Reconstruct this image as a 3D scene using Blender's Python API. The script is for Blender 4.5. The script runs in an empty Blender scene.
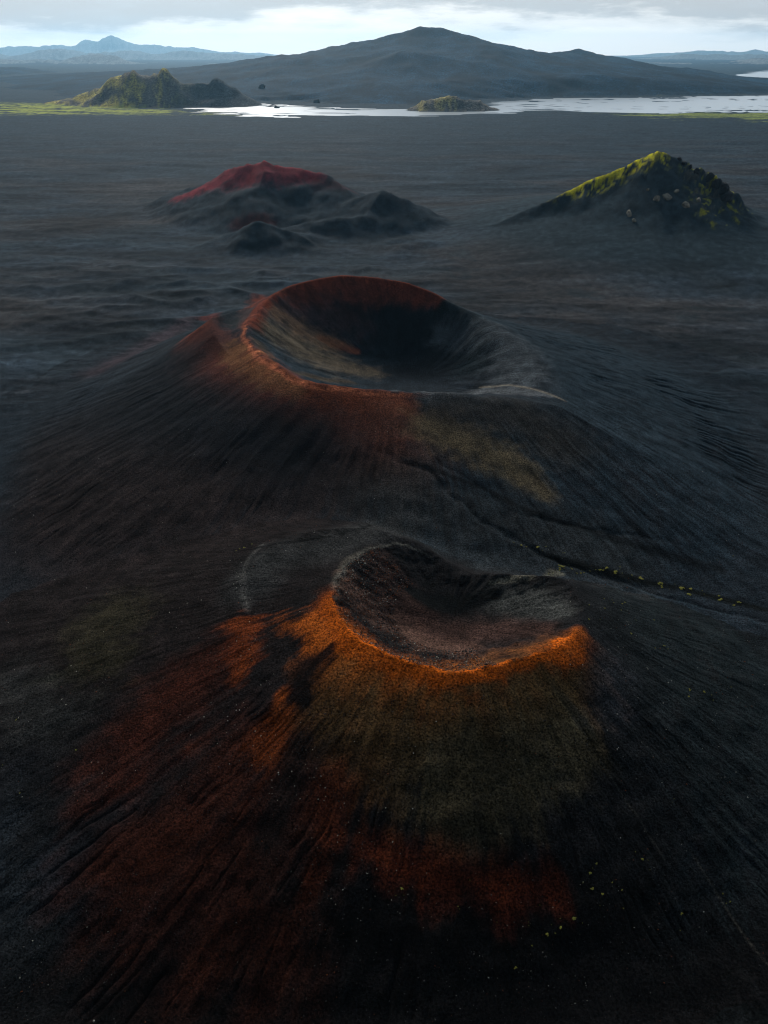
# ----------------------------------------------------------------------------
#  Volcanic crater field with a lake and mountains behind (metres, +Y = north)
# ----------------------------------------------------------------------------
import math
import numpy as np

# ---------------------------------------------------------------- noise tools
def _h(ix, iy, seed):
    v = (ix.astype(np.int64) * 374761393 + iy.astype(np.int64) * 668265263 + seed * 974634077) & 0xFFFFFFFF
    v = ((v ^ (v >> 13)) * 1274126177) & 0xFFFFFFFF
    v = ((v ^ (v >> 16)) * 2246822519) & 0xFFFFFFFF
    return (v ^ (v >> 15)).astype(np.float32) * np.float32(2 * math.pi / 4294967296.0)

def perlin(x, y, seed=0, period=None):
    x = np.asarray(x, np.float64); y = np.asarray(y, np.float64)
    fx = np.floor(x); fy = np.floor(y)
    ix = fx.astype(np.int64); iy = fy.astype(np.int64)
    u = (x - fx).astype(np.float32); v = (y - fy).astype(np.float32)
    ix1 = ix + 1
    if period:
        ix = ix % period; ix1 = ix1 % period
    def g(a, b, du, dv):
        t = _h(a, b, seed)
        return np.cos(t) * du + np.sin(t) * dv
    su = u * u * u * (u * (u * 6 - 15) + 10); sv = v * v * v * (v * (v * 6 - 15) + 10)
    a = g(ix, iy, u, v); b = g(ix1, iy, u - 1, v)
    c = g(ix, iy + 1, u, v - 1); d = g(ix1, iy + 1, u - 1, v - 1)
    top = a + (b - a) * su
    return ((top + ((c + (d - c) * su) - top) * sv) * 1.5)

def fbm(x, y, octs=4, seed=0, gain=0.5):
    s = 0; a = 1.0
    for k in range(octs):
        s = s + a * perlin(x * 2 ** k + 17.3 * k, y * 2 ** k - 9.1 * k, seed + k); a *= gain
    return s

def ridged(x, y, octs=4, seed=0, gain=0.5):
    s = 0; a = 1.0; n = 0
    for k in range(octs):
        s = s + a * (1 - np.abs(perlin(x * 2 ** k + 7.7 * k, y * 2 ** k + 3.1 * k, seed + k)) * 1.6); n += a; a *= gain
    return s / n

def sstep(a, b, x):
    t = np.clip((x - a) / (b - a), 0, 1)
    return t * t * (3 - 2 * t)

def smax(a, b, k):
    h = np.clip(0.5 + 0.5 * (a - b) / k, 0, 1)
    return b + (a - b) * h + k * h * (1 - h)

def smin(a, b, k):
    return -smax(-a, -b, k)

# ------------------------------------------------------------ shape primitives
def ring_table(c, pts, n=720, sm=14):
    """rim radius and rim height as smooth functions of the bearing from c"""
    p = np.array(pts, float)
    th = np.arctan2(p[:, 1] - c[1], p[:, 0] - c[0]); r = np.hypot(p[:, 0] - c[0], p[:, 1] - c[1])
    o = np.argsort(th); th = th[o]; r = r[o]; z = p[o, 2]
    th3 = np.concatenate([th - 2 * math.pi, th, th + 2 * math.pi])
    g = np.linspace(-math.pi, math.pi, n, endpoint=False)
    out = []
    ker = np.exp(-0.5 * (np.arange(-3 * sm, 3 * sm + 1) / sm) ** 2); ker /= ker.sum()
    for q in (r, z):
        v = np.interp(g, th3, np.tile(q, 3))
        v = np.convolve(np.tile(v, 3), ker, 'same')[n:2 * n]
        out.append(np.append(v, v[0]))
    return np.append(g, math.pi), out[0], out[1]

def bearing_table(vals):
    """value as smooth function of bearing; vals = [(degrees, value)...]"""
    pts = [(math.cos(math.radians(a)), math.sin(math.radians(a)), v) for a, v in vals]
    g, _, z = ring_table((0, 0), pts, sm=25)
    return g, z

def seg_ridge(X, Y, pts, wfac, q=1.6):
    """a ridge line (x, y, z, half width) with concave slopes"""
    best = np.full(X.shape, -1e3, np.float32)
    for a, b in zip(pts[:-1], pts[1:]):
        ax, ay, az, aw = a; bx, by, bz, bw = b
        dx, dy = bx - ax, by - ay; L2 = dx * dx + dy * dy
        t = np.clip(((X - ax) * dx + (Y - ay) * dy) / L2, 0, 1)
        d = np.hypot(X - ax - t * dx, Y - ay - t * dy)
        z = az + (bz - az) * t; w = (aw + (bw - aw) * t) * wfac
        h = z * np.clip(1 - d / w, 0, 1) ** q
        best = np.maximum(best, h)
    return best

def line_dist(X, Y, pts):
    best = np.full(X.shape, 1e6, np.float32); tt = np.zeros(X.shape, np.float32)
    n = len(pts) - 1
    for k in range(n):
        ax, ay = pts[k][:2]; bx, by = pts[k + 1][:2]
        dx, dy = bx - ax, by - ay; L2 = dx * dx + dy * dy + 1e-9
        t = np.clip(((X - ax) * dx + (Y - ay) * dy) / L2, 0, 1)
        d = np.hypot(X - ax - t * dx, Y - ay - t * dy)
        m = d < best
        best = np.where(m, d, best); tt = np.where(m, (k + t) / n, tt)
    return best, tt

def poly_sd(X, Y, poly):
    """signed distance to a polygon, negative inside"""
    d, _ = line_dist(X, Y, list(poly) + [poly[0]])
    ins = np.zeros(X.shape, bool); n = len(poly)
    for k in range(n):
        x1, y1 = poly[k]; x2, y2 = poly[(k + 1) % n]
        c = (y1 > Y) != (y2 > Y)
        if y1 != y2:
            ins ^= c & (X < (x2 - x1) * (Y - y1) / (y2 - y1) + x1)
    return np.where(ins, -d, d)

# ------------------------------------------------------------- the site itself
MC = (16.0, 428.0)                                   # bowl of the big crater
M_RIM = [(-81.3, 393.0, 58), (-86.2, 443.4, 60), (-77.0, 488.8, 62), (-32.1, 516, 66.3), (11.5, 507, 64),
         (45.8, 482.0, 57), (77.0, 446.5, 49), (94.2, 400.0, 42), (88, 362, 40.5),
         (64.0, 350.7, 46), (19.3, 341.5, 50), (-12.6, 333.7, 54), (-44.8, 342.6, 57), (-68.4, 365.8, 58)]
FC = (26.0, 196.0)                                   # bowl of the near crater
F_RIM = [(-17.8, 179.2, 40), (-17.5, 195.2, 39), (-12.5, 211.0, 36), (-1.6, 224.8, 32), (8.8, 228.9, 29), (19.0, 223.2, 26.5),
         (32.5, 213.5, 25), (43.9, 209.5, 26.5), (57.4, 209.5, 29), (68.5, 206.7, 31), (72.3, 189.8, 33), (66.2, 168.9, 38),
         (43.9, 156.5, 38), (17.7, 150.9, 38), (0.3, 156.8, 40), (-11.3, 165.8, 41)]
GULLY = [(-2, 300), (22.6, 287), (45, 262), (70.5, 245), (95, 236), (116.5, 230), (161.7, 214), (230, 190)]
GULLY2 = [(18, 303), (40, 287), (63, 268), (88, 262), (120, 262), (170, 250)]
PEAK = [(130, 925, 14, 60), (190, 945, 34, 75), (225.7, 955, 48, 80), (263.4, 960, 64, 100), (306.6, 965, 80, 125),
        (342.7, 970, 97, 150), (372, 966, 88, 135), (401.1, 955, 77, 90), (425, 942, 64, 62), (438, 934, 54, 46), (462, 924, 14, 34), (500, 915, 5, 26)]
RED = [[(-370, 1160, 8, 90), (-300, 1140, 32, 125), (-235.4, 1120, 56, 155), (-195, 1105, 69, 170), (-167.2, 1100, 73, 175),
        (-130, 1092, 68, 170), (-91.4, 1080, 60, 155)],
       [(-170, 1100, 70, 120), (-176, 1040, 50, 120), (-185, 985, 20, 90)],
       [(-91.4, 1080, 56, 120), (-54, 1050, 46, 110), (-40, 1030, 40, 100)],
       [(-45, 1010, 38, 90), (-5, 1010, 50, 100), (35, 1000, 42, 95), (70, 985, 18, 80)],
       [(-5, 1010, 45, 80), (-25, 960, 28, 80), (-45, 925, 10, 60)],
       [(-215, 900, 9, 50), (-185, 890, 23, 70), (-155.5, 882, 35, 80), (-113.9, 880, 26, 80), (-75.7, 860, 14, 60)],
       [(-150, 880, 32, 60), (-140, 845, 12, 50)],
       [(-100, 930, 25, 60), (-65, 945, 30, 70), (-35, 950, 24, 60)]]
BIG = [(-2600, 7000, 60, 1500), (-1628.0, 6500, 92, 1900), (-1012.3, 6200, 168, 2200), (-391.9, 6000, 236, 2500), (7.2, 6000, 298, 2800),
       (230, 6000, 340, 3000), (300, 6000, 356, 3000), (489.5, 6000, 308, 2900), (659.0, 6000, 262, 2700), (913.7, 6000, 240, 2500),
       (1300, 6300, 190, 2200), (1420, 6900, 205, 2200), (1619.2, 7000, 226, 2000), (2191.1, 7000, 130, 1900), (3081.3, 6500, 38, 1500)]
SPUR = [(-410.7, 3900, 14, 500), (-216.7, 4450, 90, 900), (0.0, 4800, 182, 1300), (157.7, 5000, 214, 1500), (494.2, 4800, 160, 1300), (1026.9, 4700, 60, 900)]
SPUR2 = [(157.7, 5000, 205, 900), (120, 4600, 120, 900), (60, 4200, 50, 600)]
ISL = [(-1500, 3660, 18, 90), (-1270.9, 3600, 62, 170), (-1190, 3580, 108, 190), (-1110.1, 3560, 128, 210), (-1030, 3560, 122, 210), (-955.8, 3560, 134, 210), (-890, 3560, 96, 190),
       (-820, 3570, 84, 180), (-741.7, 3570, 100, 190), (-690, 3570, 76, 150), (-620, 3570, 22, 90)]
ISL2 = [(115, 3265, 6, 50), (160, 3260, 22, 80), (187.4, 3255, 46, 100), (240, 3255, 50, 110), (288.6, 3260, 56, 110), (330, 3260, 42, 100), (371.3, 3265, 40, 90), (420, 3265, 24, 70), (452, 3265, 4, 40)]
LAKE = [(-944.0, 3499.2), (-773.8, 3637.2), (-567.7, 3637.2), (-229.8, 3371.0), (65.8, 3330), (408.5, 3371.0), (538.9, 3864.9),
        (909.4, 4121.9), (1404.5, 4215.1), (2120.4, 4414.2), (3300, 4700), (3000, 3400), (2300, 3180), (1900, 3140), (1526.4, 3120), (1079.3, 3060), (711.3, 3150), (453.6, 3060), (171.5, 2937.4),
        (-198.3, 2890.7), (-500.0, 2937.4), (-731.4, 3139.9)]
LAKE2 = [(3361.3, 7915.0), (4956.7, 10499.4), (7000, 12500), (8500, 9500), (5200, 6900), (3498.1, 6750), (3000, 6900)]
WESTHILL = [(-8000, 9200, 200, 1600), (-5400, 9000, 150, 1500), (-4700, 9000, 110, 1300), (-4100, 9000, 30, 900)]

M_TAB = ring_table(MC, M_RIM, sm=10)
F_TAB = ring_table(FC, F_RIM, sm=7)
M_W = bearing_table([(0, 215), (45, 190), (90, 130), (135, 150), (180, 190), (215, 215), (270, 205), (315, 190)])
F_W = bearing_table([(0, 70), (45, 60), (90, 60), (135, 70), (180, 150), (225, 130), (270, 96), (315, 92)])
F2_R = bearing_table([(0, 46), (30, 22), (60, 12), (90, 16), (120, 42), (135, 62), (165, 82), (190, 80), (215, 74), (240, 50), (270, 44), (315, 46)])
F2_W = bearing_table([(0, 110), (45, 40), (90, 40), (135, 110), (180, 150), (225, 130), (270, 90), (315, 110)])

def polar(X, Y, c):
    dx = X - c[0]; dy = Y - c[1]
    return np.arctan2(dy, dx), np.hypot(dx, dy)

def rills(th, r, n, L, seed):
    return perlin((th / (2 * math.pi) + 0.5) * n, r / L, seed, n)

def terrain(X, Y):
    """returns height and the index of the landform each point belongs to"""
    X = np.asarray(X, np.float64); Y = np.asarray(Y, np.float64)
    near = sstep(2600, 1200, Y)
    # lava-ash plain with low drifts
    z0 = fbm(X / 240, Y / 130, 4, 1) * 3.0 * near + fbm(X / 40, Y / 22, 4, 5) * 1.25 * near + fbm(X / 7, Y / 7, 3, 8, .6) * 0.16 * sstep(1200, 500, Y)
    hum = np.exp(-(((X + 190) / 190) ** 2 + ((Y - 690) / 150) ** 2))
    z0 = z0 + hum * (ridged(X / 85 + .3, Y / 60, 2, 12) - .45) * 9
    hum2 = np.exp(-(((X - 60) / 90) ** 2 + ((Y - 880) / 120) ** 2))
    z0 = z0 + hum2 * (fbm(X / 70, Y / 60, 2, 13) + .3) * 7
    z0 = z0 + 1.2 * fbm(X / 420, Y / 300, 3, 77) * sstep(1000, 1800, Y)
    # lakes are hollows in the plain
    sd = np.full(X.shape, 1e4)
    m = Y > 2000
    if m.any():
        xm, ym = X[m], Y[m]
        s = poly_sd(xm, ym, LAKE)
        leftb = sstep(300, -600, xm)
        s = s + fbm(xm / 230, ym / 80, 4, 21) * (45 + 110 * leftb) - leftb * 15
        bars = (fbm(xm / 420, ym / 34, 3, 27) - .62) * 90
        s = np.where((s < 0) & (s > -420), np.maximum(s, np.minimum(bars, 30)), s)
        s = np.minimum(s, poly_sd(xm, ym, LAKE2) + fbm(xm / 500, ym / 400, 3, 24) * 120)
        sd[m] = s
    zl = np.clip(sd * 0.03, -2.5, 400)
    z0 = np.where(m, np.minimum(z0 + 1.5, zl + .0), z0)
    # big crater ------------------------------------------------------------
    wx = X + fbm(X / 45, Y / 45, 3, 31) * 2.2; wy = Y + fbm(X / 45 + 9, Y / 45, 3, 35) * 2.2
    th, r = polar(wx, wy, MC)
    R = np.interp(th, M_TAB[0], M_TAB[1]); Z = np.interp(th, M_TAB[0], M_TAB[2]); W = np.interp(th, *M_W)
    s = r - R
    t = np.clip(r / R, 0, 1.6)
    zin = 20 + (Z - 20) * (0.25 * t * t + 0.75 * t ** 2.3)
    zin = zin + (rills(th, r, 50, 45, 41) * .9 + rills(th, r, 150, 30, 42) * .3 + fbm(X / 12, Y / 12, 3, 47) * .5) * sstep(.25, .6, t)
    zo = Z * np.clip(1 - s / W, 0, 1.3) ** 1.45
    ro = rills(th, r, 130, 60, 43) * .35 + rills(th, r, 360, 50, 44) * .3 + rills(th, r, 40, 90, 45) * .5 + fbm(X / 14, Y / 14, 3, 46) * .4
    vg = np.clip(1 - np.abs(perlin((th / (2 * math.pi) + .5) * 210 + fbm(X / 25, Y / 25, 2, 48) * .4, r / 110, 49)) * 2.2, 0, 1) ** 3
    ro = ro - vg * (.15 + 1.3 * sstep(-.1, .5, fbm(X / 45, Y / 45, 3, 68))) * sstep(20, 50, s) * (.35 + .65 * sstep(.3, .8, np.cos(th - .35)))
    zo = zo + ro * sstep(2, 40, s) * sstep(1.05, .5, s / W)
    # shoulder on the west and the lobe on the south-east
    zo = smax(zo, seg_ridge(wx, wy, [(-93, 470, 57, 95), (-110, 441, 59.5, 120), (-106, 415, 57, 110), (-90, 385, 50, 90)], 1, 1.3), 5)
    zo = smax(zo, seg_ridge(wx, wy, [(60, 354, 42, 95), (97, 348, 36.5, 120), (122, 330, 27, 100)], 1, 1.5), 16) - 3.5
    zo = smax(zo, seg_ridge(wx, wy, [(30, 335, 40, 60), (56, 300, 25, 45), (72, 278, 16, 34)], 1, 1.0), 4)
    zm = smin(zin, zo, 2.5)
    # near crater -----------------------------------------------------------
    th2, r2 = polar(X + fbm(X / 20, Y / 20, 3, 51) * 1.2, Y + fbm(X / 20 + 9, Y / 20, 3, 55) * 1.2, FC)
    R2 = np.interp(th2, F_TAB[0], F_TAB[1]); Z2 = np.interp(th2, F_TAB[0], F_TAB[2])
    s2 = r2 - R2; t2 = np.clip(r2 / R2, 0, 1.7)
    zi2 = 19 + (Z2 - 19) * (0.15 * t2 * t2 + 0.85 * t2 ** (2.2 - .85 * np.maximum(sstep(-.2, .9, np.cos(th2 - .1)), sstep(-.1, .8, np.cos(th2 - 2.1)))))
    zi2 = zi2 + (fbm(X / 4, Y / 4, 3, 57) * .45 + rills(th2, r2, 60, 20, 58) * .5) * sstep(.3, .7, t2)
    zi2 = zi2 + np.clip(s2 - 14, 0, None) * 1.2
    zo2 = Z2 * np.clip(1 - s2 / np.interp(th2, *F_W), 0, 1.3) ** 1.25
    sb = r2 - np.interp(th2, *F2_R)
    zb2 = 31.5 * np.clip(1 - np.clip(sb, 0, None) / np.interp(th2, *F2_W), 0, 1) ** 1.2 + .06 * np.clip(-sb, 0, 30)
    rr = rills(th2, r2, 150, 45, 61) * .16 + rills(th2, r2, 380, 30, 62) * .16 + rills(th2, r2, 50, 60, 63) * .25 + fbm(X / 9, Y / 9, 3, 64) * .35
    vg = np.clip(1 - np.abs(perlin((th2 / (2 * math.pi) + .5) * 190 + fbm(X / 18, Y / 18, 2, 66) * .2, r2 / 70, 65)) * 2.2, 0, 1) ** 4
    rr = rr - vg * (.06 + .32 * sstep(-.1, .45, fbm(X / 26, Y / 26, 3, 67)) * 1.6) * sstep(66, 92, r2) * sstep(.35, .8, -np.sin(th2 + .1))
    zo2 = smax(zo2, zb2, 4) + rr * sstep(3, 30, s2)
    # merge the two cones with the plain, then sink both bowls
    ce = smax(zo, zo2, 6); flank = smax(ce - 8 * np.exp(-np.clip(ce, 0, 99) / 8), z0, 4)
    kx = 2.0 + 13.0 * sstep(.2, .8, np.cos(th + .1)); kf = 1.2 + 2.5 * sstep(.2, .8, np.cos(th2 - 2.0))
    zz = smin(smin(flank, zin, kx), zi2, kf)
    land = np.zeros(X.shape, np.int8)
    ism = (s < W * .97) & (zm > 1.5) & (zm > z0 + 1.0) & (zm >= zo2); isf = (zo2 > 1.5) & (zo2 > z0 + 1.0) & (zo2 > zm) | ((s2 < 3))
    land[ism] = 1; land[isf] = 2; land[s < 0] = 1
    z = zz
    # gullies between the cones
    for G, dep, wd in ((GULLY, .75, 1.6), (GULLY2, .35, 1.6)):
        mm = (Y > 150) & (Y < 330) & (X > -40) & (X < 280)
        gx = X[mm] + fbm(X[mm] / 14, Y[mm] / 14, 3, 71) * 2; gy = Y[mm] + fbm(X[mm] / 14 + 5, Y[mm] / 14, 3, 73) * 2
        d, tt = line_dist(gx, gy, G)
        fade = sstep(0, .12, tt) * sstep(1, .8, tt)
        z[mm] = z[mm] - dep * fade * np.exp(-(d / wd) ** 2)
    # hills further out -----------------------------------------------------
    def add(z, land, h, idx, k, mask):
        h = h - 2 * k * np.exp(-np.clip(h, 0, 1e3) / (2 * k)); zn = z.copy(); zn[mask] = smax(z[mask], h, k)
        land[mask] = np.where(h > z[mask] + k * .25, idx, land[mask])
        return zn
    mask = (X > -100) & (X < 800) & (Y > 640) & (Y < 1350)
    if mask.any():
        x, y = X[mask], Y[mask]
        ww = fbm(x / 40, y / 40, 4, 81)
        cg = 3 + 5 * sstep(330, 390, x)
        h = seg_ridge(x + ww * cg, y + fbm(x / 40 + 4, y / 40, 4, 85) * cg, PEAK, 1.9, 2.15)
        cr = sstep(15, 60, h)
        h = h + cr * (ridged(x / 16, y / 16, 4, 86) - .6) * 9 * sstep(350, 405, x) + cr * fbm(x / 9, y / 22, 3, 87) * .4
        # lower apron of ash
        h = smax(h, seg_ridge(x, y, [(a - 12, b, c * .55, w * 2.9) for a, b, c, w in PEAK], 1, 2.0), 3)
        z = add(z, land, h, 4, 4, mask)
    mask = (X > -560) & (X < 240) & (Y > 720) & (Y < 1350)
    if mask.any():
        x, y = X[mask], Y[mask]
        wx_, wy_ = x + fbm(x / 60, y / 60, 3, 91, .4) * 9, y + fbm(x / 60 + 3, y / 60, 3, 95, .4) * 9
        h = None
        for rd in RED:
            hh = seg_ridge(wx_, wy_, rd, 1.45, 1.9)
            h = hh if h is None else smax(h, hh, 13)
        h = h - 5 + (fbm(x / 50, y / 40, 3, 98) * 2.5 + fbm(x / 14, y / 14, 3, 97) * .6) * sstep(3, 20, h)
        z = add(z, land, h, 3, 5, mask)
    mask = (Y > 3000) & (Y < 12000)
    if mask.any():
        x, y = X[mask], Y[mask]
        w1 = fbm(x / 700, y / 700, 4, 101); w2 = fbm(x / 700 + 5, y / 700, 4, 105)
        h = seg_ridge(x + w1 * 130, y + w2 * 130, BIG, 1, 1.7)
        h2 = smax(seg_ridge(x + w1 * 90, y + w2 * 90, SPUR, .9, 1.2), seg_ridge(x + w1 * 90, y + w2 * 90, SPUR2, 1, 1.2), 14)
        h = (smax(h, h2, 12) - 8) * sstep(-20, 420, sd[mask])
        h = h + (ridged(x / 620, y / 1300, 5, 107, .4) - .62) * 24 * sstep(10, 180, h) + fbm(x / 120, y / 240, 4, 109, .6) * 3.5 * sstep(5, 60, h)
        z = add(z, land, h, 5, 4, mask)
        h = seg_ridge(x + w1 * 160, y + w2 * 160, WESTHILL, 1, 1.5); h = h + fbm(x / 200, y / 300, 3, 111) * 8 * sstep(5, 40, h)
        z = add(z, land, h - 3, 7, 6, mask)
    mask = (X > -1800) & (X < -420) & (Y > 3300) & (Y < 3900)
    if mask.any():
        x, y = X[mask], Y[mask]
        h = seg_ridge(x + fbm(x / 80, y / 90, 3, 121) * 14, y + fbm(x / 80, y / 90 + 4, 3, 125) * 14, ISL, 1, 1.15)
        h = h + (ridged(x / 190, y / 300, 3, 127, .42) - .62) * 42 * sstep(8, 70, h)
        z = add(z, land, h - 2, 6, 2, mask)
    mask = (X > 40) & (X < 520) & (Y > 3120) & (Y < 3420)
    if mask.any():
        x, y = X[mask], Y[mask]
        h = seg_ridge(x + fbm(x / 30, y / 50, 4, 131) * 9, y + fbm(x / 30, y / 50 + 4, 4, 135) * 9, ISL2, 1, 1.1)
        h = h + (ridged(x / 80, y / 120, 3, 137, .42) - .62) * 18 * sstep(4, 30, h)
        z = add(z, land, h - 1.5, 8, 2, mask)
    mask = Y > 13000
    if mask.any():
        x, y = X[mask], Y[mask]
        h = np.zeros(x.shape)
        for yc, amp, sc, sd_, seed in ((17000, 190, 2600, 1600, 141), (25000, 330, 4200, 2200, 151), (38000, 520, 6500, 3200, 161)):
            a = (ridged(x / sc, y / sc * .5, 5, seed, .52) - .36) * 1.9
            left = np.clip(1 - np.abs(x / y + .36) / .34, 0.10, 1); right = np.clip((x / y - .27) / .22, 0, 1)
            side = np.maximum(left, right * .95)
            h = np.maximum(h, amp * np.clip(a, 0, 1.4) * side * np.exp(-((y - yc) / sd_) ** 2))
        # the pointed peak on the western skyline
        h = np.maximum(h, seg_ridge(x + fbm(x / 900, y / 900, 4, 171) * 260, y, [(-16900, 38000, 430, 3600), (-14100, 38200, 500, 3000), (-12900, 38000, 830, 1500), (-12500, 38000, 840, 1500), (-11600, 38200, 520, 2600), (-9500, 38000, 430, 3800)], 1, 1.2))
        h = h + (ridged(x / 1500, y / 3000, 4, 175) - .6) * 150 * sstep(120, 420, h)
        z = add(z, land, h - 4, 9, 10, mask)
    return z, land, dict(s=s, th=th, r=r, t=t, s2=s2, th2=th2, r2=r2, t2=t2, sd=sd, z0=z0, W=W)

# ------------------------------------------------------------ ash, slag, moss, painted light and shade
def blend(C, col, a):
    a = np.clip(a, 0, 1)[:, None]
    return C * (1 - a) + np.array(col, np.float32)[None, :] * a

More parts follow.
